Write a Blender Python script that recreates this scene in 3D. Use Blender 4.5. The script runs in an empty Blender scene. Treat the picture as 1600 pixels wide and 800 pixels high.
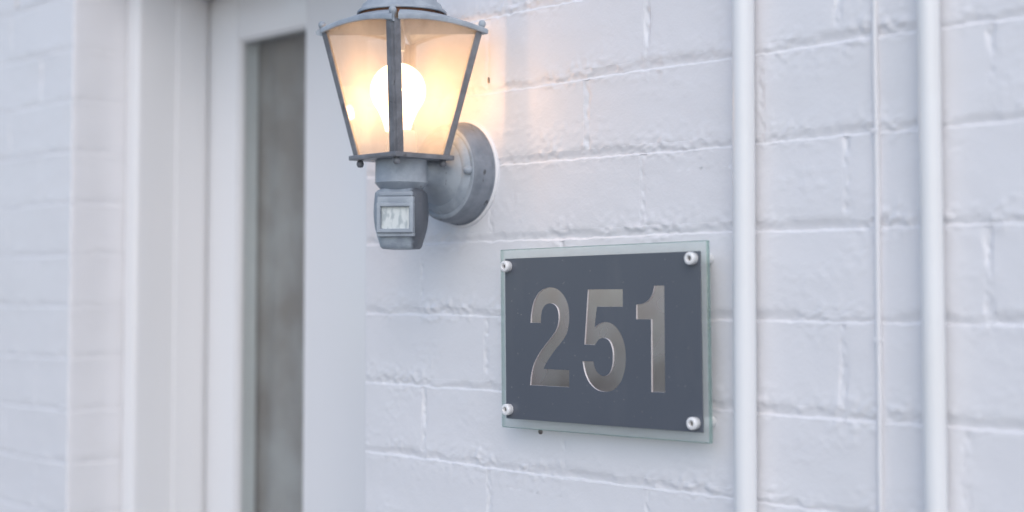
import bpy, bmesh, math, random
import numpy as np
from mathutils import Vector, Matrix

random.seed(5)
SC = bpy.context.scene
COL = SC.collection
R = math.radians

# ------------------------------------------------------------------ camera, sky, sun, exposure
PHI = math.atan(2180 / 2350.0)
cam_d = bpy.data.cameras.new('camera')
cam = bpy.data.objects.new('camera', cam_d)
COL.objects.link(cam)
SC.camera = cam
cam.location = (1.23898, -1.14936, 1.55)
cam.rotation_euler = (R(90 + 2.86), 0, math.atan2(math.cos(PHI), math.sin(PHI)))
cam_d.sensor_width = 36
cam_d.lens = 52.875
cam_d.shift_y = -0.0421
cam_d.clip_start = 0.05
cam_d.clip_end = 500
cam_d.dof.use_dof = True
cam_d.dof.focus_distance = 1.60
cam_d.dof.aperture_fstop = 2.6

SUN_EL, SUN_AZ = R(42), R(135)          # azimuth from +Y, clockwise: in front of the wall, to the right
world = bpy.data.worlds.new('World')
SC.world = world
world.use_nodes = True
wn = world.node_tree.nodes
sky = wn.new('ShaderNodeTexSky')
sky.sky_type = 'NISHITA'
sky.sun_disc = False
sky.sun_elevation = SUN_EL
sky.sun_rotation = SUN_AZ
sky.air_density = 1.0
sky.dust_density = 1.5
sky.ozone_density = 1.6
bg = wn['Background']
bg.inputs['Strength'].default_value = 0.15
world.node_tree.links.new(sky.outputs[0], bg.inputs[0])

sun_d = bpy.data.lights.new('sun', 'SUN')
sun_d.energy = 0.7
sun_d.angle = R(90)
sun_d.color = (1.0, 0.97, 0.94)
sun = bpy.data.objects.new('sun', sun_d)
COL.objects.link(sun)
sd = Vector((math.sin(SUN_AZ) * math.cos(SUN_EL), math.cos(SUN_AZ) * math.cos(SUN_EL), math.sin(SUN_EL)))
sun.rotation_euler = (-sd).to_track_quat('-Z', 'Y').to_euler()
sun.location = (4, -5, 8)

SC.view_settings.view_transform = 'Standard'
SC.view_settings.look = 'None'
SC.view_settings.gamma = 1
SC.view_settings.use_curve_mapping = False
SC.view_settings.exposure = 0.35
SC.cycles.max_bounces = 10
SC.cycles.transparent_max_bounces = 16
SC.cycles.sample_clamp_indirect = 6

# ------------------------------------------------------------------ noise
_rng = np.random.RandomState(11)
_P = _rng.permutation(512)
_P = np.concatenate([_P, _P, _P])
_A = _rng.rand(512) * 2 * np.pi
_G = np.stack([np.cos(_A), np.sin(_A)], -1)


def pn(x, y):
    """2-D gradient noise, about -0.7..0.7"""
    x = np.asarray(x, float) + 300.37
    y = np.asarray(y, float) + 500.71
    x, y = np.broadcast_arrays(x, y)
    xi = np.floor(x).astype(int); yi = np.floor(y).astype(int)
    xf = x - xi; yf = y - yi
    u = xf * xf * xf * (xf * (xf * 6 - 15) + 10)
    v = yf * yf * yf * (yf * (yf * 6 - 15) + 10)

    def g(ix, iy, fx, fy):
        k = _P[(_P[ix & 511] + iy) & 511]
        return _G[k, 0] * fx + _G[k, 1] * fy
    a = g(xi, yi, xf, yf); b = g(xi + 1, yi, xf - 1, yf)
    c = g(xi, yi + 1, xf, yf - 1); d = g(xi + 1, yi + 1, xf - 1, yf - 1)
    return (a + u * (b - a)) + v * ((c + u * (d - c)) - (a + u * (b - a)))


def sst(a, b, x):
    t = np.clip((x - a) / (b - a), 0, 1)
    return t * t * (3 - 2 * t)


# ------------------------------------------------------------------ materials
def new_mat(name):
    m = bpy.data.materials.new(name)
    m.use_nodes = True
    nt = m.node_tree
    return m, nt, nt.nodes['Principled BSDF'], nt.nodes['Material Output']


def N(nt, t, **kw):
    n = nt.nodes.new(t)
    for k, v in kw.items():
        if k.startswith('i_'):
            n.inputs[k[2:]].default_value = v
        else:
            setattr(n, k, v)
    return n


def noise(nt, co, scale, detail=3, rough=0.5, stretch=None):
    if stretch is not None:
        mp = N(nt, 'ShaderNodeMapping')
        mp.inputs['Scale'].default_value = stretch
        nt.links.new(co, mp.inputs['Vector'])
        co = mp.outputs[0]
    n = N(nt, 'ShaderNodeTexNoise')
    n.inputs['Scale'].default_value = scale
    n.inputs['Detail'].default_value = detail
    n.inputs['Roughness'].default_value = rough
    nt.links.new(co, n.inputs['Vector'])
    return n.outputs['Fac']


def ramp(nt, fac, p0, p1, c0=(0, 0, 0, 1), c1=(1, 1, 1, 1)):
    r = N(nt, 'ShaderNodeValToRGB')
    r.color_ramp.elements[0].position = p0
    r.color_ramp.elements[1].position = p1
    r.color_ramp.elements[0].color = c0
    r.color_ramp.elements[1].color = c1
    nt.links.new(fac, r.inputs[0])
    return r.outputs[0]


def mixc(nt, fac, a, b):
    m = N(nt, 'ShaderNodeMix', data_type='RGBA')
    if isinstance(fac, float):
        m.inputs[0].default_value = fac
    else:
        nt.links.new(fac, m.inputs[0])
    for s, v in ((6, a), (7, b)):
        if isinstance(v, tuple):
            m.inputs[s].default_value = (*v, 1) if len(v) == 3 else v
        else:
            nt.links.new(v, m.inputs[s])
    return m.outputs[2]


def bump(nt, h, dist, strength=1.0, normal=None):
    b = N(nt, 'ShaderNodeBump')
    b.inputs['Strength'].default_value = strength
    b.inputs['Distance'].default_value = dist
    nt.links.new(h, b.inputs['Height'])
    if normal is not None:
        nt.links.new(normal, b.inputs['Normal'])
    return b.outputs[0]


def position(nt):
    return N(nt, 'ShaderNodeNewGeometry').outputs['Position']


def mat_paint(name, col, rough, stipple=0.00025, brush=0.0, dirt=(0.70, 0.69, 0.66), dirt_amt=0.10, dlo=.50, dhi=.78, rv=.11):
    m, nt, p, out = new_mat(name)
    co = position(nt)
    big = noise(nt, co, 5.0, 4, .6)
    c = mixc(nt, ramp(nt, big, dlo, dhi, (0, 0, 0, 1), (dirt_amt * 6, dirt_amt * 6, dirt_amt * 6, 1)), col, dirt)
    nt.links.new(c, p.inputs['Base Color'])
    rr = noise(nt, co, 40, 3)
    mr = N(nt, 'ShaderNodeMapRange')
    nt.links.new(rr, mr.inputs[0])
    mr.inputs[3].default_value = rough - rv
    mr.inputs[4].default_value = rough + rv
    nt.links.new(mr.outputs[0], p.inputs['Roughness'])
    if not stipple:
        nt.links.new(bump(nt, noise(nt, co, 9, 3, .5, (1, 1, .25)), .0016, .35), p.inputs['Normal'])
        return m
    b1 = bump(nt, noise(nt, co, 330, 2), stipple, .6)
    b2 = bump(nt, noise(nt, co, 70, 4, .6), stipple * 3.0, .45, b1)
    if brush:
        b2 = bump(nt, noise(nt, co, 1.0, 3, .6, (350, 350, 6)), brush, .6, b2)
    nt.links.new(b2, p.inputs['Normal'])
    return m


M_WALL = mat_paint('white_wall_paint', (.79, .785, .805), .42, .00030, dirt=(.72, .72, .72), dirt_amt=.05)
M_TRIM = mat_paint('white_gloss_paint', (.80, .80, .81), .20, 0, 0, dirt_amt=.0, rv=.02)
M_PIPE = mat_paint('white_pipe_paint', (.79, .80, .81), .34, .00006, .00004, dirt_amt=.06)


def mat_metal_paint(name, base, light, dark, chip=.62, rough=.5):
    m, nt, p, out = new_mat(name)
    co = position(nt)
    n1 = noise(nt, co, 38, 5, .62)
    n2 = noise(nt, co, 95, 4, .6, (1, 1, .35))
    c = mixc(nt, ramp(nt, n1, .42, .62), base, light)
    c = mixc(nt, ramp(nt, n2, chip, chip + .05), c, dark)
    nt.links.new(c, p.inputs['Base Color'])
    rg = ramp(nt, n1, .3, .7, (rough - .12,) * 3 + (1,), (rough + .15,) * 3 + (1,))
    nt.links.new(rg, p.inputs['Roughness'])
    b = bump(nt, n2, .0006, .5)
    b = bump(nt, noise(nt, co, 420, 2), .0002, .5, b)
    nt.links.new(b, p.inputs['Normal'])
    return m


M_LAMP = mat_metal_paint('weathered_grey_blue_paint', (.285, .325, .375), (.385, .43, .475), (.19, .205, .225), .67, .5)
M_RIM = mat_metal_paint('worn_dark_grey_paint', (.175, .198, .232), (.24, .265, .305), (.09, .095, .105), .64, .45)
M_POST = mat_metal_paint('worn_dark_metal', (.150, .155, .172), (.23, .24, .262), (.10, .10, .108), .66, .36)
M_RUST = mat_metal_paint('rusty_gap', (.10, .045, .025), (.17, .075, .035), (.04, .025, .02), .6, .8)


def mat_simple(name, col, rough=.5, metal=0.0, coat=0.0, emit=None, estr=0.0):
    m, nt, p, out = new_mat(name)
    p.inputs['Base Color'].default_value = (*col, 1)
    p.inputs['Roughness'].default_value = rough
    p.inputs['Metallic'].default_value = metal
    if coat:
        p.inputs['Coat Weight'].default_value = coat
        p.inputs['Coat Roughness'].default_value = .05
    if emit:
        p.inputs['Emission Color'].default_value = (*emit, 1)
        p.inputs['Emission Strength'].default_value = estr
    return m


def mat_glass(name, tint, haze=0.0, hazecol=(1, 1, 1), rough=0.02, wear=None, hz=(.6, 1.5)):
    """clear sheet: see-through, Fresnel-reflecting, with a dusty veil"""
    m, nt, p, out = new_mat(name)
    nt.nodes.remove(p)
    co = position(nt)
    tr = N(nt, 'ShaderNodeBsdfTransparent'); tr.inputs[0].default_value = (*tint, 1)
    gl = N(nt, 'ShaderNodeBsdfGlossy'); gl.inputs['Roughness'].default_value = rough
    body = tr.outputs[0]
    if haze:
        df = N(nt, 'ShaderNodeBsdfDiffuse'); df.inputs[0].default_value = (*hazecol, 1)
        tl = N(nt, 'ShaderNodeBsdfTranslucent'); tl.inputs[0].default_value = (*hazecol, 1)
        mx = N(nt, 'ShaderNodeMixShader'); mx.inputs[0].default_value = .6
        nt.links.new(df.outputs[0], mx.inputs[1]); nt.links.new(tl.outputs[0], mx.inputs[2])
        nz = noise(nt, co, 22, 4, .6, wear)
        fr = ramp(nt, nz, .36, .68, (haze * hz[0],) * 3 + (1,), (haze * hz[1],) * 3 + (1,))
        m2 = N(nt, 'ShaderNodeMixShader')
        nt.links.new(fr, m2.inputs[0])
        nt.links.new(tr.outputs[0], m2.inputs[1]); nt.links.new(mx.outputs[0], m2.inputs[2])
        body = m2.outputs[0]
    lw = N(nt, 'ShaderNodeLayerWeight'); lw.inputs['Blend'].default_value = .5
    pw = N(nt, 'ShaderNodeMath', operation='POWER'); pw.inputs[1].default_value = 5.0
    nt.links.new(lw.outputs['Facing'], pw.inputs[0])
    fs = N(nt, 'ShaderNodeMath', operation='MULTIPLY_ADD'); fs.inputs[1].default_value = .96; fs.inputs[2].default_value = .04
    nt.links.new(pw.outputs[0], fs.inputs[0])
    m3 = N(nt, 'ShaderNodeMixShader')
    nt.links.new(fs.outputs[0], m3.inputs[0])
    nt.links.new(body, m3.inputs[1]); nt.links.new(gl.outputs[0], m3.inputs[2])
    nt.links.new(m3.outputs[0], out.inputs['Surface'])
    return m


M_PANE = mat_glass('dusty_lantern_glass', (.97, .955, .93), .19, (.97, .88, .79), .05, (1, 1, .35), (.75, 1.3))
M_DOORGLASS = mat_glass('door_glass', (.93, .96, .96), .02, (.8, .8, .8), .02)
M_PLATE = mat_glass('sign_glass', (.97, .992, .985), (.34), (.93, .955, .95), .03, None, (.95, 1.05))
M_PLATEEDGE = mat_glass('sign_glass_edge', (.55, .70, .66), .40, (.55, .70, .66), .08)
M_CAP = mat_simple('white_plastic', (.82, .82, .82), .3)
M_SCREW = mat_simple('screw_metal', (.22, .20, .19), .4, .9)


def build_bulb():
    m, nt, p, out = new_mat('glowing_bulb_glass')
    nt.nodes.remove(p)
    tr = N(nt, 'ShaderNodeBsdfTransparent')
    em = N(nt, 'ShaderNodeEmission'); em.inputs[0].default_value = (1.0, .70, .40, 1); em.inputs[1].default_value = 9.5
    mx = N(nt, 'ShaderNodeMixShader'); mx.inputs[0].default_value = .30
    nt.links.new(tr.outputs[0], mx.inputs[1]); nt.links.new(em.outputs[0], mx.inputs[2])
    nt.links.new(mx.outputs[0], out.inputs['Surface'])
    return m


M_BULB = build_bulb()
M_FIL = mat_simple('filament', (1, .8, .5), .5, 0, 0, (1.0, .53, .27), 225.0)
M_LENS = None


def build_lens():
    m, nt, p, out = new_mat('milky_sensor_lens')
    co = position(nt)
    n = noise(nt, co, 1.0, 2, .5, (160, 160, 70))
    c = mixc(nt, ramp(nt, n, .45, .60), (.62, .66, .66), (.40, .45, .47))
    nt.links.new(c, p.inputs['Base Color'])
    p.inputs['Roughness'].default_value = .35
    nt.links.new(bump(nt, n, .001, .6), p.inputs['Normal'])
    return m


M_LENS = build_lens()


def build_sensor_paint():
    """grey-blue brushed-on paint that stops short of the darker plastic side"""
    m, nt, p, out = new_mat('part_painted_sensor_plastic')
    tc = N(nt, 'ShaderNodeTexCoord').outputs['Object']
    sp = N(nt, 'ShaderNodeSeparateXYZ'); nt.links.new(tc, sp.inputs[0])
    nz = noise(nt, tc, 110, 4, .6)
    ad = N(nt, 'ShaderNodeMath', operation='MULTIPLY_ADD'); ad.inputs[1].default_value = .010
    nt.links.new(nz, ad.inputs[0]); nt.links.new(sp.outputs[0], ad.inputs[2])
    fac = ramp(nt, ad.outputs[0], .0215, .0225)
    n2 = noise(nt, tc, 60, 4, .6)
    c = mixc(nt, ramp(nt, n2, .4, .65), (.25, .29, .34), (.36, .41, .46))
    c = mixc(nt, fac, c, (.105, .118, .140))
    nt.links.new(c, p.inputs['Base Color'])
    p.inputs['Roughness'].default_value = .48
    nt.links.new(bump(nt, noise(nt, tc, 1.0, 3, .6, (90, 90, 420)), .0009, .6), p.inputs['Normal'])
    return m


M_SENS = build_sensor_paint()


def build_panel():
    m, nt, p, out = new_mat('charcoal_panel')
    co = position(nt)
    n = noise(nt, co, 11, 2, .5)
    c = mixc(nt, n, (.094, .106, .130), (.114, .127, .153))
    c = mixc(nt, ramp(nt, noise(nt, co, 210, 2, .5), .70, .76), c, (.20, .21, .22))
    c = mixc(nt, ramp(nt, noise(nt, co, 7, 4, .7, (1, 1, .4)), .52, .80, (0, 0, 0, 1), (.35, .35, .35, 1)), c, (.19, .20, .21))
    nt.links.new(c, p.inputs['Base Color'])
    p.inputs['Roughness'].default_value = .27
    nt.links.new(bump(nt, noise(nt, co, 600, 2), .00005, .2), p.inputs['Normal'])
    return m


def build_steel():
    m, nt, p, out = new_mat('reflection_tinted_steel')
    co = position(nt)
    n = noise(nt, co, 24, 2, .5)
    n2 = noise(nt, co, 26, 1, .5)
    c = mixc(nt, ramp(nt, n, .35, .7), (.76, .655, .665), (.82, .755, .765))  # pinkish tint puts warm reflected surroundings into the base colour
    nt.links.new(c, p.inputs['Base Color'])
    p.inputs['Metallic'].default_value = 1
    rg = ramp(nt, n2, .35, .7, (.22, .22, .22, 1), (.28, .28, .28, 1))
    nt.links.new(rg, p.inputs['Roughness'])
    nt.links.new(bump(nt, noise(nt, co, 18, 2), .0006, .15), p.inputs['Normal'])
    return m


M_PANEL = build_panel()
M_STEEL = build_steel()


def build_fabric():
    m, nt, p, out = new_mat('grey_curtain_fabric')
    co = position(nt)
    n = noise(nt, co, 6.5, 3, .5)
    c = mixc(nt, ramp(nt, n, .36, .64), (.27, .225, .205), (.44, .405, .395))
    nt.links.new(c, p.inputs['Base Color'])
    p.inputs['Roughness'].default_value = .9
    nt.links.new(bump(nt, noise(nt, co, 900, 2), .0005, .4), p.inputs['Normal'])
    return m


M_FABRIC = build_fabric()


def build_ground():
    m, nt, p, out = new_mat('concrete_paving')
    co = position(nt)
    n = noise(nt, co, 2.2, 6, .65)
    c = mixc(nt, n, (.26, .25, .24), (.40, .39, .37))
    nt.links.new(c, p.inputs['Base Color'])
    p.inputs['Roughness'].default_value = .85
    nt.links.new(bump(nt, noise(nt, co, 90, 4), .004, .5), p.inputs['Normal'])
    return m


M_GROUND = build_ground()
M_ROOM = mat_paint('interior_plaster', (.42, .40, .38), .7, .0002)


def build_leaf():
    m, nt, p, out = new_mat('reflection_hedge_leaf')
    co = position(nt)
    n = noise(nt, co, 1.4, 4, .6)
    c = mixc(nt, ramp(nt, n, .35, .65), (.150, .118, .095), (.135, .130, .090))  # leaves of the added hedge, browned for how they reflect in the steel
    nt.links.new(c, p.inputs['Base Color'])
    p.inputs['Roughness'].default_value = .55
    return m


M_LEAF = build_leaf()


# ------------------------------------------------------------------ object helpers
def obj(name, me, mat, parent=None, loc=None):
    o = bpy.data.objects.new(name, me)
    COL.objects.link(o)
    if mat is not None:
        for mm in (mat if isinstance(mat, (list, tuple)) else [mat]):
            if mm.name not in [x.name for x in me.materials if x]:
                me.materials.append(mm)
    if parent is not None:
        o.parent = parent
    if loc is not None:
        o.location = loc
    return o


def empty(name, loc=(0, 0, 0)):
    o = bpy.data.objects.new(name, None)
    o.empty_display_size = .05
    o.location = loc
    COL.objects.link(o)
    return o


def tag(o, label, cat, group=None):
    o['label'] = label
    o['category'] = cat
    if group:
        o['group'] = group
    return o


def smooth(me, ang=None):
    me.polygons.foreach_set('use_smooth', [True] * len(me.polygons))
    if ang is not None:
        try:
            me.set_sharp_from_angle(angle=R(ang))
        except Exception:
            pass
    me.update()
    return me


def bm_mesh(bm, name, ang=35):
    me = bpy.data.meshes.new(name)
    bmesh.ops.recalc_face_normals(bm, faces=bm.faces)
    bm.to_mesh(me)
    bm.free()
    return smooth(me, ang)


def bm_box(bm, lo, hi, bev=0.0, seg=2, mat=None):
    m = Matrix.Translation([(a + b) / 2 for a, b in zip(lo, hi)]) @ Matrix.Diagonal([b - a for a, b in zip(lo, hi)] + [1])
    r = bmesh.ops.create_cube(bm, size=1, matrix=m)
    if bev:
        es = list({e for v in r['verts'] for e in v.link_edges})
        bmesh.ops.bevel(bm, geom=es, offset=bev, segments=seg, affect='EDGES', profile=.6)


def box_part(name, lo, hi, mat, parent, bev=.002, seg=2):
    """box mesh whose origin sits at its own centre"""
    c = [(a + b) / 2 for a, b in zip(lo, hi)]
    bm = bmesh.new()
    bm_box(bm, [a - k for a, k in zip(lo, c)], [b - k for b, k in zip(hi, c)], bev, seg)
    o = obj(name, bm_mesh(bm, name), mat, parent)
    pl = parent.matrix_basis.translation if parent is not None else Vector((0, 0, 0))
    q = parent
    while q is not None and q.parent is not None:
        q = q.parent
        pl = pl + q.matrix_basis.translation
    o.location = Vector(c) - pl
    return o


def bm_lathe(bm, prof, mat4=Matrix(), n=48, cap=True):
    """prof: (radius, height) along local Z"""
    rings = []
    for r, h in prof:
        if r < 1e-6:
            rings.append([bm.verts.new(mat4 @ Vector((0, 0, h)))])
        else:
            rings.append([bm.verts.new(mat4 @ Vector((r * math.cos(2 * math.pi * i / n), r * math.sin(2 * math.pi * i / n), h))) for i in range(n)])
    for a, b in zip(rings, rings[1:]):
        if len(a) == 1 and len(b) == 1:
            continue
        for i in range(n):
            j = (i + 1) % n
            if len(a) == 1:
                bm.faces.new((a[0], b[i], b[j]))
            elif len(b) == 1:
                bm.faces.new((a[i], a[j], b[0]))
            else:
                bm.faces.new((a[i], a[j], b[j], b[i]))
    if cap:
        for rg in (rings[0], rings[-1]):
            if len(rg) > 2:
                bm.faces.new(rg)


def lathe_part(name, prof, mat, parent, loc=(0, 0, 0), rot=Matrix(), n=48, ang=40, cap=True):
    bm = bmesh.new()
    bm_lathe(bm, prof, rot, n, cap)
    return obj(name, bm_mesh(bm, name, ang), mat, parent, loc)


def grid_mesh(name, P, skirt=None, extra=None):
    """P: (rows, cols, 3) vertex grid -> mesh; skirt: vector by which the border is carried back"""
    r, c, _ = P.shape
    V = P.reshape(-1, 3)
    idx = np.arange(r * c).reshape(r, c)
    F = np.stack([idx[:-1, :-1], idx[:-1, 1:], idx[1:, 1:], idx[1:, :-1]], -1).reshape(-1, 4)
    if skirt is not None:
        loop = np.concatenate([idx[0, :], idx[1:, -1], idx[-1, -2::-1], idx[-2:0:-1, 0]])
        base = len(V)
        V = np.concatenate([V, V[loop] + np.asarray(skirt)])
        k = len(loop)
        a = np.arange(k); b = (a + 1) % k
        F = np.concatenate([F, np.stack([loop[b], loop[a], base + a, base + b], -1)])
    return V, F


def np_mesh(name, V, F, center=False):
    V = np.asarray(V, float)
    c = np.zeros(3)
    if center:
        c = (V.min(0) + V.max(0)) / 2
        V = V - c
    me = bpy.data.meshes.new(name)
    me.vertices.add(len(V))
    me.vertices.foreach_set('co', V.ravel())
    F = np.asarray(F)
    me.loops.add(F.size)
    me.loops.foreach_set('vertex_index', F.ravel().astype(np.int32))
    me.polygons.add(len(F))
    me.polygons.foreach_set('loop_start', np.arange(0, F.size, F.shape[1], dtype=np.int32))
    me.polygons.foreach_set('loop_total', np.full(len(F), F.shape[1], dtype=np.int32))
    me.update(calc_edges=True)
    me.validate()
    return me, tuple(c)


# ------------------------------------------------------------------ ground
bm = bmesh.new()
bmesh.ops.create_grid(bm, x_segments=2, y_segments=2, size=120)
g = obj('ground', bm_mesh(bm, 'ground'), M_GROUND)
g['kind'] = 'structure'

# ------------------------------------------------------------------ painted brick wall
L0 = 1.602          # top edge of a course
CH = .0855          # course height
XL, XR = -1.067, -0.272     # the door opening in the wall plane
HEAD = 2.105        # underside of the brickwork over the opening
WT = .23            # wall thickness
RC = .0035          # worn corner radius

WALL = tag(empty('brick_wall', (0, 0, 0)), 'white painted brick wall around the door, behind lamp and house number', 'wall')


def perps(k, side):
    """x of the upright joints of course k (its top edge at L0 + CH*k)"""
    if side == 'R':
        if k % 2:
            j = -.0387 + .2410 * np.arange(-1, 7)
        else:
            j = -.157 + .2412 * np.arange(0, 7)
            if k == 2:
                j = np.array([-.122, .1156, .353, .5906, .83, 1.07, 1.31])
            if k == 0:
                j = np.array([-.158, .080, .332, .5857, .82, 1.06, 1.30])
        j = j + .004 * np.sin(k * 5.1 + 3 * np.arange(len(j)))
        return [float(x) for x in j if x > XR + .05]
    base = XL - (.235 if k % 2 else .115)
    return [base - .24 * i for i in range(4)]


def bed(t, u, k):
    """depth of the struck bed joint: a lip on the brick below, then sloping out to the brick above"""
    n1 = pn(u * 9, k * 3.7); n2 = pn(u * 31, k * 5.3 + 9); n3 = pn(u * 95, k * 2.1 + 4)
    dep = .0021 * np.clip(1 + .9 * n1 + 1.0 * n2 + .35 * n3, .12, 1.9) * np.where((u < -.9) | (u > 5), .42, 1.0)
    lip = .0022 * np.clip(1 + .5 * n2, .5, 1.6)
    up = .0125 * np.clip(1 + 1.0 * n1 + .8 * n2 + .35 * n3, .42, 1.2)
    d = np.where(t < lip, sst(0, 1, t / lip), 1 - sst(0, 1, (t - lip) / (up - lip)))
    d = d * dep * ((t > 0) & (t < .0155))
    ridge = -.0007 * np.exp(-((t - .0842) / .0018) ** 2) * np.clip(.4 + 1.3 * n2, 0, 1.2)
    ridge0 = -.0007 * np.exp(-((t + .0013) / .0018) ** 2) * np.clip(.4 + 1.3 * n2, 0, 1.2)
    return d + np.where(t > .05, ridge, 0) + np.where(t < 0, ridge0, 0)


def relief(u, v, js=None):
    """outward height of the painted face at (u, v) of the wall plane"""
    k = np.floor((v - L0) / CH)
    t = (v - L0) - k * CH
    dep = bed(t, u, k)
    if js is not None:
        for cj, plist in js.items():
            inrow = (np.abs(k - (cj - 1)) < .5)
            if not inrow.any():
                continue
            for p in plist:
                cen = p + .0012 * pn(v * 40, p * 7 + cj)
                w = np.abs(u - cen) / (.0052 * np.clip(1 + .8 * pn(v * 33, p * 17 + cj), .6, 1.15))
                amt = .0017 * np.clip(.40 + 1.5 * pn(v * 28, p * 13 + cj) + 1.1 * pn(p * 11, cj * 3.3), .0, 1.4)
                amt = amt + .0022 * np.maximum(pn(u * 150 + v * 40, v * 120), -.2)
                d2 = amt * np.clip(1 - w * w, 0, 1)
                dep = np.where(inrow, np.maximum(dep, d2), dep)
    low = .0012 * pn(u * 5, v * 11.3) + .0006 * pn(u * 17 + 3, v * 23)
    mid = .00028 * pn(u * 52, v * 60)
    m = sst(-.05, .35, pn(u * 13 + 40, v * 26 + 17))
    near = np.exp(-((t - .010) / .014) ** 2) + .6 * np.exp(-((t - CH) / .008) ** 2)
    lum = pn(u * 120, v * 150); lum2 = pn(u * 230 + 5, v * 260)
    diag = pn(u * 60 + v * 90, v * 210 - u * 120)
    pus = np.maximum(diag, 0) * .0024 * np.clip(near, 0, 1) * sst(-.12, .3, pn(u * 14 + 3, v * 8)) + np.maximum(lum + .12, 0) * (.0008 * m + .0025 * near * sst(-.1, .3, pn(u * 19, v * 9 + 70))) + .00035 * np.maximum(lum2, 0) * (.3 + m + near)
    return low + mid + pus - dep


def warp(u, v):
    du = .0016 * pn(u * 6 + 9, v * 14) + .0006 * pn(u * 45, v * 60 + 8)
    dv = .0032 * pn(u * 4.2 + 31, np.round(v / CH) * 2.7 + 5) + .0007 * pn(u * 40 + 7, v * 20) + .0010 * pn(u * 85, np.round(v / CH) * 3.1) + .0005 * pn(u * 190, v * 30)
    return du, dv


def chip(v):
    return .0014 * pn(v * 45, 3.3) + .0012 * np.abs(pn(v * 130, 8.1)) + .001 * pn(v * 11, 5.2)


def face_points(U, Vv, js, corner=None, cs=0):
    """main-plane points; corner: x of a worn arris, cs=+1 when the wall lies at x<corner"""
    h = relief(U, Vv, js)
    du, dv = warp(U, Vv)
    X = U + du
    Y = -h
    if corner is not None:
        c = np.clip((corner - U) * cs, 0, 1)
        fall = np.exp(-c / .006)
        Y = Y * (1 - np.exp(-c / .004))
        q = np.clip(RC - c, 0, RC)
        Y = Y + (RC - np.sqrt(np.maximum(RC * RC - q * q, 0)))
        X = X - du * fall - cs * chip(Vv) * fall
    return np.stack([X, Y, Vv + dv * 1.0], -1)


def side_points(Yv, Vv, xc, cs):
    """the return of the wall at the corner xc, facing +x when cs=+1"""
    h = relief(Yv + 7.7, Vv, None)
    _, dv0 = warp(np.full_like(Vv, xc), Vv)
    c = np.clip(Yv - RC, 0, 1)
    f = np.exp(-c / .006)
    X = xc + cs * (h * (1 - f) - chip(Vv) * f)
    return np.stack([X, Yv, Vv + dv0], -1)


def uspan(a, b, step):
    return np.linspace(a, b, max(3, int(round((b - a) / step)) + 1))


def vbrick(k, step):
    z0 = L0 + CH * (k - 1) + .0114
    z1 = L0 + CH * k + .0002
    return np.concatenate([uspan(z0, z1 - .006, step), z1 - .006 + np.array([.0015, .003, .004, .0048, .0054, .006])])


def build_courses(k0, k1, side, xlim, step):
    for k in range(k0, k1 + 1):
        js_all = {kk: perps(kk, side) for kk in (k - 1, k, k + 1)}
        js = perps(k, side)
        if side == 'R':
            ed = [XR] + [j for j in js if j < xlim]
            ed.append(next((j for j in js if j >= xlim), ed[-1] + .24))
        else:
            ed = [j for j in sorted(js) if j > xlim] + [XL]
        vs = vbrick(k, step)
        for i, (a, b) in enumerate(zip(ed, ed[1:])):
            is_cr = side == 'R' and i == 0
            is_cl = side == 'L' and i == len(ed) - 2
            ua = a if is_cr else a + .0052
            ub = b if is_cl else b - .0052
            us = uspan(ua, ub, step)
            cq = np.array([0, .0004, .001, .0018, .0027])
            if is_cr:
                us = np.concatenate([ua + cq, us[us > ua + .0032]])
            if is_cl:
                us = np.concatenate([us[us < ub - .0032], (ub - cq)[::-1]])
            U, Vv = np.meshgrid(us, vs)
            corner, cs = (XR, -1) if is_cr else ((XL, 1) if is_cl else (None, 0))
            P = face_points(U, Vv, js_all, corner, cs)
            V, F = grid_mesh('brick', P, (0, .012, 0))
            if is_cr or is_cl:
                yd = .105
                ys = np.concatenate([RC + np.array([0, .0015, .003]), uspan(RC + .005, yd, step * 1.5)])
                Yv, V2 = np.meshgrid(ys, vs)
                P2 = side_points(Yv, V2, corner, cs)
                if is_cr:
                    P2 = P2[:, ::-1]
                Vb, Fb = grid_mesh('brick', P2, (-cs * .012, 0, 0))
                F = np.concatenate([F, Fb + len(V)])
                V = np.concatenate([V, Vb])
            me, c = np_mesh('brick', V, F, True)
            obj('brick', smooth(me, 55), M_WALL, WALL, c)


K0, K1 = -5, 5
build_courses(K0, K1, 'R', .80, .0024)
build_courses(K0, K1, 'L', XL - .60, .0042)


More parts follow.
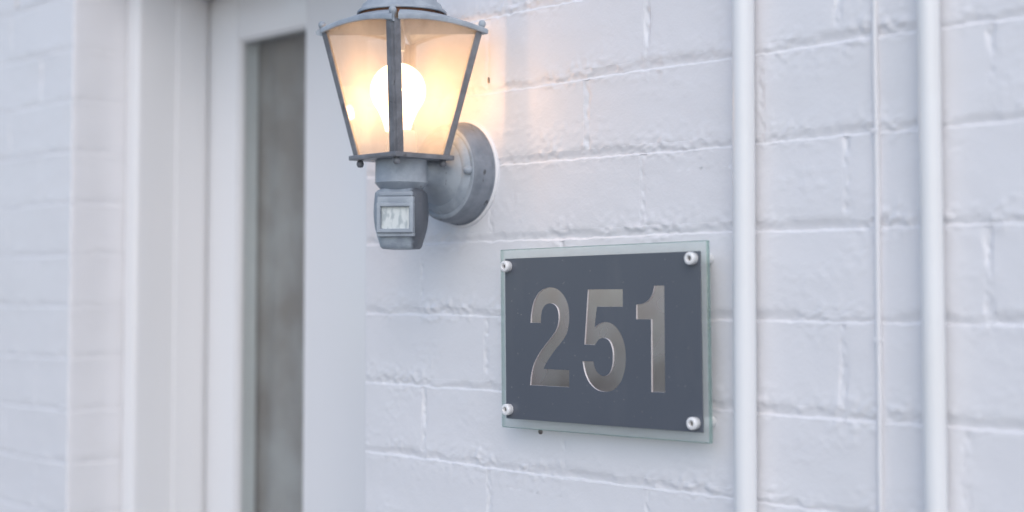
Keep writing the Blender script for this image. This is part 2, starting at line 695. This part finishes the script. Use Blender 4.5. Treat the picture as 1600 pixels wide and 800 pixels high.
def build_mortar(side, x0, x1, step):
    Vs, Fs, n = [], [], 0

    def add(P, flip=False):
        nonlocal n
        V, F = grid_mesh('m', P, None)
        if flip:
            F = F[:, ::-1]
        Vs.append(V); Fs.append(F + n); n += len(V)
    ts = np.array([-.0014, -.0006, 0, .0006, .0012, .0018, .0024, .0031, .004, .005, .0062, .0075, .009, .0105, .0118, .0126])
    corner, cs = (XR, -1) if side == 'R' else (XL, 1)
    for k in range(K0 - 1, K1 + 1):
        us = uspan(x0, x1, step)
        cq = np.array([0, .0004, .001, .0018, .0027])
        us = np.concatenate([x0 + cq, us[us > x0 + .0032]]) if side == 'R' else np.concatenate([us[us < x1 - .0032], (x1 - cq)[::-1]])
        U, Vv = np.meshgrid(us, L0 + CH * k + ts)
        js_all = {kk: perps(kk, side) for kk in (k, k + 1)}
        P = face_points(U, Vv, js_all, corner, cs)
        edge = ((Vv - L0 - CH * k) < -.0005) | ((Vv - L0 - CH * k) > .0122)
        P[..., 1] += np.where(edge, .0012, .00008)
        add(P)
        ys = np.concatenate([RC + np.array([0, .0015, .003]), uspan(RC + .005, .105, step * 1.5)])
        Yv, V2 = np.meshgrid(ys, L0 + CH * k + ts)
        P2 = side_points(Yv, V2, corner, cs)
        P2[..., 0] -= cs * .0001
        add(P2[:, ::-1] if side == 'R' else P2)
        if k + 1 > K1:
            continue
        for p in perps(k + 1, side):
            if not (x0 < p < x1):
                continue
            us = p + np.array([-.0068, -.0056, -.0046, -.0034, -.0022, -.001, 0, .001, .0022, .0034, .0046, .0056, .0068])
            vs = uspan(L0 + CH * k + .011, L0 + CH * (k + 1) - .0002, step)
            U, Vv = np.meshgrid(us, vs)
            P = face_points(U, Vv, {k + 1: perps(k + 1, side)})
            P[..., 1] += np.where(np.abs(U - p) > .006, .0012, .00008)
            add(P)
    me, c = np_mesh('mortar', np.concatenate(Vs), np.concatenate(Fs), True)
    obj('mortar', smooth(me, 60), M_WALL, WALL, c)


build_mortar('R', XR, .86, .0024)
build_mortar('L', XL - .60, XL, .0042)

# solid core and the plain courses beyond the close-up (outside the picture)
ZB0, ZB1 = L0 + CH * (K0 - 1), L0 + CH * K1
for nm, lo, hi in (('wall_core', (XR + .014, .013, 0), (2.6, WT, 2.75)),
                   ('wall_core', (-3.2, .013, 0), (XL - .014, WT, 2.75)),
                   ('wall_core', (XL - .014, .013, HEAD), (XR + .014, WT, 2.75))):
    box_part(nm, lo, hi, M_WALL, WALL, 0)


def far_bricks():
    bm = bmesh.new()
    def course_row(k, x0, x1):
        z0, z1 = L0 + CH * (k - 1) + .010, L0 + CH * k
        x = x0 - (.12 if k % 2 else 0)
        while x < x1:
            a, b = max(x, x0), min(x + .232, x1)
            if b - a > .03:
                bm_box(bm, (a, random.uniform(-.0012, .0008), z0), (b, .04, z1), .003, 1)
            x += .24
    for k in range(-18, 14):
        if K0 <= k <= K1:
            course_row(k, .845 if k % 2 else .845, 2.6)
            course_row(k, -3.2, XL - (.475 if k % 2 else .595))
        else:
            course_row(k, XR, 2.6)
            course_row(k, -3.2, XL)
        if L0 + CH * (k - 1) > HEAD - .03:
            course_row(k, XL + .01, XR - .01)
    bm_box(bm, (XR + .012, .006, 0), (2.6, .02, ZB0 + .004))
    bm_box(bm, (XR + .012, .006, ZB1 + .010), (2.6, .02, 2.75))
    bm_box(bm, (-3.2, .006, 0), (XL - .012, .02, ZB0 + .004))
    bm_box(bm, (-3.2, .006, ZB1 + .010), (XL - .012, .02, 2.75))
    bm_box(bm, (.86, .006, ZB0 + .005), (2.6, .02, ZB1 + .009))
    o = obj('outer_brickwork', bm_mesh(bm, 'outer_brickwork', 40), M_WALL, WALL)
    o['kind'] = 'stuff'


far_bricks()

# ------------------------------------------------------------------ door frame, door, curtain
YF = .094           # front of the frame
YD = .2305          # outer face of the door
XJ = -1.025         # inner face of the left jamb
XJ2 = XR - .043
ZH = 2.062          # underside of frame head
FR = tag(empty('door_frame', (XL, YF, 0)), 'white gloss timber door frame set back in the brick opening', 'door frame')
box_part('jamb', (XL + .001, YF, .01), (XJ, YD + .045, ZH), M_TRIM, FR, .009, 5)
box_part('jamb', (XJ2, YF, .01), (XR - .001, YD + .045, ZH), M_TRIM, FR, .004, 3)
box_part('head', (XL + .001, YF + .001, ZH), (XR - .001, YD + .045, HEAD), M_TRIM, FR, .004, 3)
box_part('door_stop', (XJ - .001, YF + .074, .01), (XJ + .0045, YD - .004, ZH - .001), M_TRIM, FR, .0015, 2)
box_part('door_stop', (XJ2 - .0045, YF + .074, .01), (XJ2 + .001, YD - .004, ZH - .001), M_TRIM, FR, .0015, 2)
box_part('door_stop', (XJ + .005, YF + .074, ZH - .012), (XJ2 - .005, YD - .004, ZH + .001), M_TRIM, FR, .0015, 2)
box_part('sill', (XL + .001, -.02, 0), (XR - .001, YD + .05, .045), M_TRIM, FR, .004, 2)

DX0, DX1 = XJ + .003, XJ2 - .003
GX0, GX1 = -.931, -.7325
GZ0, GZ1 = .30, 1.969
DT = .042
DOOR = tag(empty('front_door', (DX0, YD, .05)), 'white front door with a tall narrow glass panel, behind the lamp', 'door')
box_part('stile', (DX0, YD, .05), (GX0, YD + DT, ZH - .003), M_TRIM, DOOR, .0015)
box_part('stile', (GX1, YD, .05), (DX1, YD + DT, ZH - .003), M_TRIM, DOOR, .0015)
box_part('top_rail', (GX0, YD + .0006, GZ1), (GX1, YD + DT, ZH - .003), M_TRIM, DOOR, .0010)
box_part('bottom_rail', (GX0, YD + .0006, .05), (GX1, YD + DT, GZ0), M_TRIM, DOOR, .0010)


def bead(name, lo, hi):
    return box_part(name, lo, hi, M_TRIM, DOOR, .003, 3)


bead('glazing_bead', (GX0 - .0005, YD + .004, GZ0), (GX0 + .004, YD + .0135, GZ1))
bead('glazing_bead', (GX1 - .006, YD + .004, GZ0), (GX1 + .0005, YD + .0135, GZ1))
bead('glazing_bead', (GX0 + .006, YD + .004, GZ1 - .004), (GX1 - .006, YD + .0135, GZ1 + .0005))
box_part('glass_pane', (GX0 - .004, YD + .014, GZ0 - .004), (GX1 + .004, YD + .018, GZ1 + .004), M_DOORGLASS, DOOR, 0)
# hardware on the hidden side of the door
hd = lathe_part('door_handle', [(.024, 0), (.024, .006), (.010, .010), (.009, .04), (.022, .046), (.026, .058), (.020, .068), (0, .071)],
                M_STEEL, DOOR, (DX1 - .055 - DX0, 0, 1.05), Matrix.Rotation(R(90), 4, 'X'))

# curtain behind the pane
xs = np.linspace(GX0 - .10, GX1 + .16, 130)
zs = np.linspace(.12, 2.10, 60)
X, Z = np.meshgrid(xs, zs)
Yc = YD + .050 + 0.0035 * np.sin(X * 38 + 2.0 * np.sin(X * 21) + .5 * np.sin(Z * 2.2)) + .006 * pn(X * 9, Z * 1.4)
V, F = grid_mesh('c', np.stack([X, Yc, Z], -1))
me, c = np_mesh('curtain', V, F, True)
cu = obj('curtain', smooth(me), M_FABRIC, None, c)
sol = cu.modifiers.new('thick', 'SOLIDIFY'); sol.thickness = .0012
tag(cu, 'dull grey curtain hanging behind the door glass', 'curtain')

# room behind the door
bm = bmesh.new()
y0, y1, x0, x1, z0, z1 = WT + .05, 3.4, -2.4, .9, .02, 2.5
vv = [bm.verts.new(p) for p in ((x0, y0, z0), (x1, y0, z0), (x1, y1, z0), (x0, y1, z0), (x0, y0, z1), (x1, y0, z1), (x1, y1, z1), (x0, y1, z1))]
for f in ((0, 1, 2, 3), (4, 5, 6, 7), (1, 2, 6, 5), (2, 3, 7, 6), (3, 0, 4, 7)):
    bm.faces.new([vv[i] for i in f])
rm = obj('interior_room', bm_mesh(bm, 'room'), M_ROOM)
rm['kind'] = 'structure'
bm = bmesh.new()
bm_box(bm, (-3.2, -.02, 2.75), (2.6, 3.5, 2.86), .01)
rf = obj('roof_slab', bm_mesh(bm, 'roof'), M_TRIM)
rf['kind'] = 'structure'

# ------------------------------------------------------------------ pipes and cable on the wall


def tube(name, pts, rad, mat, parent=None, n=20, wob=0.0):
    bm = bmesh.new()
    rings = []
    for i, p in enumerate(pts):
        p = Vector(p)
        d = (Vector(pts[min(i + 1, len(pts) - 1)]) - Vector(pts[max(i - 1, 0)])).normalized()
        a = d.orthogonal().normalized() if abs(d.z) < .9 else (Vector((1, 0, 0)) - d * d.x).normalized()
        b = d.cross(a)
        rr = rad * (1 + wob * float(pn(p.z * 30, p.x * 9)))
        rings.append([bm.verts.new(p + a * rr * math.cos(2 * math.pi * j / n) + b * rr * math.sin(2 * math.pi * j / n)) for j in range(n)])
    for r0, r1 in zip(rings, rings[1:]):
        for j in range(n):
            bm.faces.new((r0[j], r0[(j + 1) % n], r1[(j + 1) % n], r1[j]))
    bm.faces.new(rings[0]); bm.faces.new(rings[-1])
    return obj(name, bm_mesh(bm, name, 50), mat, parent)


def pipe(px, rad, label, clips):
    e = tag(empty('wall_pipe', (px, 0, .0)), label, 'pipe', 'white pipes running up the wall')
    yc = -rad - .004
    pts = [(.0014 * math.sin(z * 2.3 + px * 9), yc + .0006 * math.sin(z * 3.1), z) for z in np.linspace(.02, 2.72, 46)]
    tube('pipe_tube', pts, rad, M_PIPE, e, 28, .05)
    for z in clips:
        bm = bmesh.new()
        ang = np.linspace(-.08, math.pi + .08, 17)
        for dz0, dz1 in ((-.009, .009),):
            ro = rad + .0022
            ring = [[bm.verts.new((math.cos(a) * r, yc - math.sin(a) * r, z + dz)) for a in ang] for r, dz in ((ro, dz0), (ro, dz1), (rad + .0002, dz1), (rad + .0002, dz0))]
            for q in range(4):
                A, B = ring[q], ring[(q + 1) % 4]
                for i in range(len(ang) - 1):
                    bm.faces.new((A[i], A[i + 1], B[i + 1], B[i]))
            bm_box(bm, (rad, -.004, z - .009), (rad + .014, .0005, z + .009), .0008, 1)
            bm_box(bm, (-rad - .014, -.004, z - .009), (-rad, .0005, z + .009), .0008, 1)
        obj('pipe_clip', bm_mesh(bm, 'pipe_clip', 40), M_PIPE, e)
    return e


pipe(.3405, .0108, 'white round pipe running up the wall just beside the house number', (2.25, .9))
pipe(.541, .0098, 'white round pipe on the far side of the thin cable, at the right edge', (2.25, .9))

cpts = []
for z in np.linspace(.02, 2.72, 260):
    x = .4795 + .0010 * math.sin(z * 5) + .0006 * float(pn(z * 9, 2.2))
    cpts.append((x - .4795, -.0022 + .0006 * float(pn(z * 14, 9.1)), z))
ce = tag(empty('wall_cable', (.4795, 0, 0)), 'thin painted-over cable stuck to the wall between the two pipes', 'cable')
tube('cable_sheath', cpts, .0027, M_WALL, ce, 12, .18)
for z in (1.690, 1.504):
    bm = bmesh.new()
    bm_box(bm, (-.0034, -.0050, z - .0025), (.0038, .001, z + .0025), .0012, 2)
    obj('cable_clip', bm_mesh(bm, 'cable_clip'), M_WALL, ce)

# ------------------------------------------------------------------ wall lantern
AX, AY = -.0845, -.0915
LAMP = tag(empty('wall_lantern', (AX, 0, 1.683)), 'lit grey-blue carriage lantern with movement sensor on the painted brick wall', 'lamp')
LZ = 1.683


def lp(x, y, z):
    """scene point -> lantern-local point"""
    return (x - AX, y, z - LZ)


ROTY = Matrix.Rotation(R(90), 4, 'X')       # local Z -> scene -Y
# backplate: stepped bell
bp = lathe_part('backplate', [(.0600, -.002), (.0605, .0), (.0605, .003), (.0585, .0045), (.0575, .020), (.0560, .0265), (.0535, .0295), (.0505, .0305),
                              (.0485, .0300), (.0470, .0312), (.0445, .0335), (.0400, .0352), (.0385, .0350), (.0370, .0362), (.0345, .0385),
                              (.0290, .0415), (.0225, .0460), (.0180, .0510), (.0155, .0570), (.0145, .070)],
                M_LAMP, LAMP, lp(AX, 0, 1.683), ROTY, 72, 40)
bp.data.materials.append(M_RIM)
for p_ in bp.data.polygons:
    if math.hypot(p_.center.x, p_.center.z) > .0535:
        p_.material_index = 1
lathe_part('paint_seal', [(.0595, -.002), (.0625, -.0015), (.0632, .0005), (.0622, .0026), (.0606, .0034), (.0595, .003)], M_WALL, bp, (0, 0, 0), ROTY, 72, 60)
for sx, sz in ((.0475, .000), (-.0475, .0)):
    lathe_part('dome_nut', [(.0042, 0), (.0046, .003), (.0046, .006), (.0036, .0088), (.0018, .0102), (0, .0106)], M_LAMP, bp, (sx, -.029, sz), ROTY, 20, 60)
# base cup under the lantern
lathe_part('base_cup', [(.0, -.0045), (.0215, -.0045), (.0235, -.0035), (.0290, .0030), (.0300, .0040), (.0295, .0055), (.0292, .032), (.0296, .0345), (.0, .0345)],
           M_LAMP, LAMP, lp(AX, AY, 1.6640), Matrix(), 56, 35)

ZP = 1.6990          # top of the bottom plate
AB, AT = .0385, .0648        # half sides of glass at bottom and top
ZT = 1.8395
bm = bmesh.new()
bm_box(bm, (-.0425, -.0425, -.0055), (.0425, .0425, 0), .0012, 2)
obj('bottom_plate', bm_mesh(bm, 'bottom_plate'), M_POST, LAMP, lp(AX, AY, ZP))

CORN = [(1, -1), (1, 1), (-1, 1), (-1, -1)]
for sx, sy in CORN:
    # folded angle-iron post with its ridge outward
    bm = bmesh.new()
    b0 = Vector((sx * AB, sy * AB, ZP)); t0 = Vector((sx * AT, sy * AT, ZT))
    w, th = .0098, .0016
    sec = [(-.0016, .0012), (-w, .0012), (-w, .0012 - th), (-.0022, -.0022), (.0012 - th, -w), (.0012, -w), (.0012, -.0016), (-.0010, -.0010)]
    r0 = [bm.verts.new(b0 + Vector((sx * a, sy * b, 0))) for a, b in sec]
    r1 = [bm.verts.new(t0 + Vector((sx * a, sy * b, 0))) for a, b in sec]
    for i in range(8):
        bm.faces.new((r0[i], r0[(i + 1) % 8], r1[(i + 1) % 8], r1[i]))
    bm.faces.new(r0); bm.faces.new(r1)
    o = obj('corner_post', bm_mesh(bm, 'corner_post', 25), M_POST, LAMP, lp(AX, AY, 0))
    # little acorn nuts above and below
    lathe_part('corner_nut', [(.0022, -.008), (.0022, 0), (.0034, .0012), (.0042, .0035), (.0040, .0060), (.0026, .0080), (0, .0086)], M_LAMP, LAMP,
               lp(AX + sx * (AT - .0005), AY + sy * (AT - .0005), ZT + .0042), Matrix(), 18, 60)
    lathe_part('corner_nut', [(.0020, .003), (.0020, 0), (.0034, -.0012), (.0042, -.0035), (.0040, -.0060), (.0026, -.0080), (0, -.0086)], M_POST, LAMP,
               lp(AX + sx * (AB - .0055), AY + sy * (AB - .0055), ZP - .0052), Matrix(), 18, 60)

# four panes with arched tops
for q in range(4):
    c, s = math.cos(q * math.pi / 2), math.sin(q * math.pi / 2)
    bm = bmesh.new()
    n = 14
    lay = []
    for off in (0, -.0018):
        pts = [(-AB + .001, AB - .0014 + off, ZP + .0003), (AB - .001, AB - .0014 + off, ZP + .0003)]
        for i in range(n + 1):
            f = 1 - 2 * i / n
            xx = f * (AT - .001)
            zz = ZT + .0062 * (1 - f * f) - .001
            tt = (zz - ZP) / (ZT - ZP)
            pts.append((xx, AB + (AT - AB) * tt - .0014 + off, zz))
        lay.append([bm.verts.new((p[0] * c - p[1] * s, p[0] * s + p[1] * c, p[2])) for p in pts])
    bm.faces.new(lay[0]); bm.faces.new(lay[1])
    m_ = len(lay[0])
    for i in range(m_):
        bm.faces.new((lay[0][i], lay[0][(i + 1) % m_], lay[1][(i + 1) % m_], lay[1][i]))
    obj('glass_pane', bm_mesh(bm, 'glass_pane', 25), M_PANE, LAMP, lp(AX, AY, 0))


# roof: four-sided dome with arched eaves
def roof():
    nseg, rows = 16, 12
    rim = []
    for q in range(4):
        for i in range(nseg):
            f = -1 + 2 * i / nseg
            a = q * math.pi / 2
            rim.append((f, a))
    V, F = [], []
    def ringpts(half, z, arch, rnd, drop=0):
        out = []
        for f, a in rim:
            x, y = f * half, half
            xr, yr = x * math.cos(a) - y * math.sin(a), x * math.sin(a) + y * math.cos(a)
            L = math.hypot(xr, yr)
            k = (1 - rnd) + rnd * (half * 1.06 / L)
            out.append((xr * k, yr * k, z + arch * (1 - f * f) - drop))
        return out
    H0 = AT + .0042
    prof = [(H0 - .0015, -.0035, .0066, 0), (H0, -.0028, .0066, 0), (H0 + .0004, .0012, .0066, 0), (H0 - .0012, .0032, .0064, 0), (H0 - .004, .0048, .0058, .02),
            (H0 - .010, .0085, .0044, .12), (H0 - .018, .0128, .0028, .35), (H0 - .026, .0162, .0014, .65), (H0 - .032, .0182, .0004, .9), (.0350, .0195, 0, 1.0), (.020, .0205, 0, 1.0)]
    rings = [ringpts(h, z, ar, rd) for h, z, ar, rd in prof]
    under = [ringpts(h - .0012, z - .0016, ar, rd) for h, z, ar, rd in prof[4:]]
    allr = under[::-1] + rings
    m = len(rim)
    for rg in allr:
        V += rg
    for j in range(len(allr) - 1):
        for i in range(m):
            F.append((j * m + i, j * m + (i + 1) % m, (j + 1) * m + (i + 1) % m, (j + 1) * m + i))
    me, _ = np_mesh('roof', V, F)
    o = obj('roof', smooth(me, 50), M_LAMP, LAMP, lp(AX, AY, ZT))
    return o


RF = roof()
# vent cap above the roof, rusty neck between, dome and finial (above the picture)
lathe_part('vent_neck', [(.030, .016), (.0480, .0170), (.0480, .0220), (.030, .025)], M_RUST, RF, (0, 0, 0), Matrix(), 56, 30)
lathe_part('vent_cap', [(.0440, .0215), (.0500, .0192), (.0510, .0200), (.0505, .0222), (.0460, .0262), (.0445, .0300), (.0425, .0315), (.0400, .0330), (.0385, .0380), (.0330, .0500), (.0240, .0600), (.0150, .0660), (.0080, .0690), (.0060, .0730),
                        (.0085, .0770), (.0100, .0820), (.0070, .0870), (0, .0890)], M_LAMP, RF, (0, 0, 0), Matrix(), 56, 35)
# rod inside, holder and bulb
lathe_part('tie_rod', [(.0035, 1.818), (.0035, 1.862)], M_LAMP, LAMP, lp(AX, AY, 0), Matrix(), 14)
lathe_part('bulb_holder', [(.0, 1.698), (.0175, 1.698), (.0175, 1.7225), (.0150, 1.7270), (0, 1.7270)], M_CAP, LAMP, lp(AX, AY, 0), Matrix(), 30, 35)
bz = 1.7725
BX, BY = AX - .0028, AY - .0030
prof = [(0.0, 1.7265), (.0140, 1.7265), (.0145, 1.7285)]
for i in range(6):
    t = i / 5
    prof.append((.0150 + (.0222 - .0150) * (t ** 1.2), 1.7300 + t * (bz - .0232 - 1.7300)))
for i in range(1, 17):
    a = -.83 + (math.pi / 2 + .83) * i / 16
    prof.append((.0314 * math.cos(a) if i < 16 else 0, bz + .0314 * math.sin(a)))
BULB = lathe_part('light_bulb', prof, M_BULB, LAMP, lp(BX, BY, 0), Matrix(), 40, 60)
lathe_part('filament', [(0, bz - .010), (.0040, bz - .006), (.0048, bz), (.0040, bz + .006), (0, bz + .010)], M_FIL, BULB, (0, 0, 0), Matrix(), 10, 80)

# movement sensor under the cup
SENS = empty('movement_sensor', lp(AX, AY, 1.6600))
SENS.parent = LAMP
SENS.rotation_euler = (0, 0, R(38))       # turned a little towards the path; local -Y is its face


def superell(w, d, e, n, z, yo=0):
    out = []
    for i in range(n):
        a = 2 * math.pi * i / n
        ca, sa = math.cos(a), math.sin(a)
        out.append((w * math.copysign(abs(ca) ** e, ca), yo + d * math.copysign(abs(sa) ** e, sa), z))
    return out


rows = [(.0150, .0150, .9, .0030, 0), (.0200, .0200, .7, .0020, 0), (.0255, .0225, .55, -.0010, 0), (.0275, .0245, .50, -.0035, 0), (.0285, .0255, .58, -.0080, 0), (.0292, .0262, .58, -.0160, 0),
        (.0295, .0265, .58, -.0260, 0), (.0290, .0262, .58, -.0350, 0), (.0278, .0255, .58, -.0430, 0), (.0255, .0240, .58, -.0520, 0), (.0230, .0225, .58, -.0600, 0),
        (.0215, .0215, .48, -.0640, 0), (.0195, .0195, .5, -.0662, 0), (.010, .010, .8, -.0670, 0)]
n = 56
V, F = [], []
for w, d, e, z, yo in rows:
    V += superell(w, d, e, n, z, yo)
for j in range(len(rows) - 1):
    for i in range(n):
        F.append((j * n + i, (j + 1) * n + i, (j + 1) * n + (i + 1) % n, j * n + (i + 1) % n))
bmx = bmesh.new()
me, _ = np_mesh('sensor_housing', V, F)
bmx.from_mesh(me)
bmx.verts.ensure_lookup_table()
bmx.faces.new(bmx.verts[:n]); bmx.faces.new(bmx.verts[-n:])
obj('sensor_housing', bm_mesh(bmx, 'sensor_housing', 40), M_SENS, SENS)


def ring_frame(bm, x0, x1, z0, z1, w, ya, yb):
    bm_box(bm, (x0, ya, z0), (x0 + w, yb, z1), .0008, 1)
    bm_box(bm, (x1 - w, ya, z0), (x1, yb, z1), .0008, 1)
    bm_box(bm, (x0 + w * .6, ya - .0002, z0), (x1 - w * .6, yb, z0 + w), .0008, 1)
    bm_box(bm, (x0 + w * .6, ya - .0002, z1 - w), (x1 - w * .6, yb, z1), .0008, 1)


bm = bmesh.new()
ring_frame(bm, -.0208, .0208, -.0490, -.0155, .0045, -.0318, -.0220)
bm_box(bm, (-.0205, -.0296, -.0160), (.0205, -.018, -.0085), .0015, 2)
bm_box(bm, (-.0212, -.0290, -.0530), (.0212, -.0215, -.0485), .0012, 2)
bm_box(bm, (-.0190, -.0270, -.0080), (.0190, -.016, -.0030), .0012, 2)
obj('sensor_hood', bm_mesh(bm, 'sensor_hood', 35), M_LAMP, SENS)
bm = bmesh.new()
bm_box(bm, (-.0165, -.0274, -.0450), (.0165, -.022, -.0192), .0006, 1)
obj('sensor_lens', bm_mesh(bm, 'sensor_lens', 35), M_LENS, SENS)
lathe_part('swivel_neck', [(.0160, .010), (.0160, -.002)], M_POST, SENS, (0, 0, 0), Matrix(), 30)

# ------------------------------------------------------------------ house number sign
HZ = 1.55
GF = -.022            # front of the glass plate
SGN = tag(empty('house_number_sign', (.156, 0, 1.4965)), 'glass and charcoal house number sign reading 251 with steel digits', 'sign')
SGN.rotation_euler = (0, R(-.75), 0)


def sl(x, y, z):
    return (x - .156, y, z - 1.4965)


bm = bmesh.new()
bm_box(bm, (-.1505, GF, -.0978), (.1458, GF + .0050, .0978), .0007, 1)
gm = bm_mesh(bm, 'glass_plate', 25)
gp = obj('glass_plate', gm, [M_PLATE, M_PLATEEDGE], SGN, (0, 0, 0))
for p in gm.polygons:
    p.material_index = 0 if abs(p.normal.y) > .9 else 1
    p.use_smooth = False
D2 = [(55.8, -37.5), (56.7, -27.3), (61.0, -14.1), (69.3, -4.2), (79.9, 0.0), (88.1, 0.7), (97.4, -1.3), (106.5, -7.4), (112.6, -16.2), (114.9, -26.6), (114.4, -37.8), (111.0, -48.3), (104.1, -56.5), (94.9, -64.6), (85.6, -74.0), (79.8, -80.5), (76.2, -86.5), (114.9, -86.4), (114.7, -104.3), (55.0, -104.9), (56.7, -93.0), (61.0, -81.4), (68.1, -71.3), (77.5, -61.6), (88.0, -52.0), (95.0, -44.4), (98.4, -36.5), (98.9, -28.4), (96.6, -21.2), (91.1, -17.2), (84.9, -16.4), (78.9, -18.2), (74.3, -23.0), (72.4, -29.6), (71.9, -37.4)]
D5 = [(142.4, -1.4), (192.0, -1.2), (191.9, -19.0), (155.5, -19.3), (152.1, -40.7), (159.1, -36.7), (166.7, -35.0), (176.3, -36.4), (184.8, -41.9), (191.7, -51.1), (195.2, -62.0), (195.8, -73.2), (193.6, -85.6), (187.7, -96.6), (178.1, -104.0), (167.0, -106.4), (155.6, -105.1), (144.7, -98.6), (137.6, -87.9), (134.4, -76.3), (150.2, -75.8), (152.4, -82.6), (157.8, -88.5), (165.2, -90.4), (172.5, -87.3), (176.5, -80.1), (177.9, -71.0), (176.8, -61.5), (172.6, -54.2), (165.5, -51.4), (157.9, -53.2), (152.5, -59.0), (137.3, -58.7)]
D1 = [(234.7, 2.5), (248.0, 2.4), (248.5, -103.0), (230.4, -103.4), (230.4, -31.2), (210.4, -31.4), (210.5, -16.7), (219.3, -15.4), (227.5, -11.5), (232.3, -5.4)]


def spline(pts):
    n = len(pts)
    P = [Vector(p) for p in pts]
    sharp = []
    for i in range(n):
        a = (P[i] - P[i - 1]).normalized(); b = (P[(i + 1) % n] - P[i]).normalized()
        sharp.append(a.dot(b) < math.cos(R(44)))
    out = []
    for i in range(n):
        j = (i + 1) % n
        out.append(P[i])
        L = (P[j] - P[i]).length
        if (sharp[i] and sharp[j]) or L > 40:
            continue
        m0 = (P[j] - P[i]) if sharp[i] else (P[j] - P[i - 1]).normalized() * L
        m1 = (P[j] - P[i]) if sharp[j] else (P[(j + 1) % n] - P[i]).normalized() * L
        for k in range(1, 5):
            t = k / 5
            out.append(P[i] * (2 * t**3 - 3 * t**2 + 1) + m0 * (t**3 - 2 * t**2 + t) + P[j] * (-2 * t**3 + 3 * t**2) + m1 * (t**3 - t**2))
    return out


M_EDGE = mat_simple('pale_cut_edge', (.62, .63, .63), .35, .2)
a_ = R(.75)
YP0, YP1 = GF - .0002, GF - .0024        # back and front of the charcoal panel
outl = []
for dg in (D2, D5, D1):
    loc = []
    for p in spline(dg):
        x, z = p.x / 1000 - .156, HZ + p.y / 1000 - 1.4965
        loc.append((x * math.cos(a_) + z * math.sin(a_), -x * math.sin(a_) + z * math.cos(a_)))
    outl.append(loc)
bm = bmesh.new()
es = []
rect = [(-.1400, -.0875), (.1385, -.0875), (.1385, .0875), (-.1400, .0875)]
for lp_ in [rect] + outl:
    vs_ = [bm.verts.new((x, YP1, z)) for x, z in lp_]
    es += [bm.edges.new((vs_[i], vs_[(i + 1) % len(vs_)])) for i in range(len(vs_))]
bmesh.ops.triangle_fill(bm, use_beauty=True, use_dissolve=False, edges=es)
fv = [bm.verts.new((x, YP1, z)) for x, z in rect]
bv = [bm.verts.new((x, YP0, z)) for x, z in rect]
for i in range(4):
    bm.faces.new((fv[i], fv[(i + 1) % 4], bv[(i + 1) % 4], bv[i]))
me = bpy.data.meshes.new('backing_panel')
bm.normal_update()
for f in bm.faces:
    if abs(f.normal.y) > .9 and f.normal.y > 0:
        f.normal_flip()
bm.to_mesh(me); bm.free()
obj('backing_panel', me, M_PANEL, SGN)
# the steel digits lie in the cut-outs, a little below the panel's face
for loc, nm in zip(outl, ('digit_two', 'digit_five', 'digit_one')):
    bm = bmesh.new()
    A = [bm.verts.new((x, YP1 + .00005, z)) for x, z in loc]
    B = [bm.verts.new((x, YP1 + .0011, z)) for x, z in loc]
    m_ = len(A)
    for i in range(m_):
        f = bm.faces.new((A[i], A[(i + 1) % m_], B[(i + 1) % m_], B[i]))
        f.material_index = 1
    f = bm.faces.new(B)
    f.normal_update()
    if f.normal.y > 0:
        f.normal_flip()
    me = bpy.data.meshes.new(nm)
    bm.to_mesh(me); bm.free()
    obj(nm, me, [M_STEEL, M_EDGE], SGN)

for x, z in ((.0215, 1.5755), (.2870, 1.5770), (.2865, 1.4178), (.0215, 1.4190)):
    lx, ly, lz = sl(x, 0, z)
    lathe_part('spacer', [(.0055, 0), (.0055, .0172)], M_CAP, SGN, (lx, .0, lz), ROTY, 20)
    cp = lathe_part('screw_cap', [(.0027, .0040), (.0028, .0072), (.0033, .0079), (.0052, .0079), (.0059, .0073), (.0062, .0060), (.0063, .0026), (.0058, .0020), (.0058, .0)], M_CAP, SGN, (lx, GF - .0022, lz), ROTY, 32, 50)
    lathe_part('screw', [(.0029, .0), (.0029, .0042), (0, .0046)], M_SCREW, cp, (0, 0, 0), ROTY, 14)
# small stray screw below the glass
lathe_part('wall_plug', [(.0026, -.003), (.0028, .0012), (.0016, .0020), (0, .0020)], M_SCREW, SGN, sl(.0455, -.0005, 1.3945), ROTY, 14)
lathe_part('nail_hole', [(.0019, -.002), (.0021, .0003), (.0010, .0006), (0, .0006)], M_SCREW, WALL, (-.0395, -.0005, 1.7885), ROTY @ Matrix.Diagonal((.55, 1.7, 1, 1)), 12)

# ------------------------------------------------------------------ hedge added out of view to tone the reflections in digits and glass
rs = np.random.RandomState(3)
nl = 9000
bx, by = -8.5, -8.2
cx = rs.uniform(-9.5, 0.5, nl)
base = np.clip(rs.uniform(0, 1, nl), 0, 1)
hgt = 1.20 + .8 * pn(cx * .8, 4.4) + .5 * pn(cx * 2.2, 9)
cz = base ** .8 * hgt
cy = -6.2 + .35 * cx * .3 + rs.normal(0, .45, nl)
ctr = np.stack([cx, cy, cz], -1)
d1 = rs.normal(size=(nl, 3)); d1 /= np.linalg.norm(d1, axis=1)[:, None]
d2 = np.cross(d1, rs.normal(size=(nl, 3))); d2 /= np.linalg.norm(d2, axis=1)[:, None]
s1 = rs.uniform(.07, .15, nl)[:, None]; s2 = s1 * rs.uniform(.4, .7, nl)[:, None]
V = np.stack([ctr - d1 * s1, ctr + d2 * s2, ctr + d1 * s1, ctr - d2 * s2], 1).reshape(-1, 3)
F = np.arange(nl * 4).reshape(-1, 4)
me, c = np_mesh('reflection_hedge', V, F, True)
hg = obj('reflection_hedge', me, M_LEAF, None, c)
hg['kind'] = 'stuff'
hg['label'] = 'hedge added out of view to darken the reflections in digits and door glass'
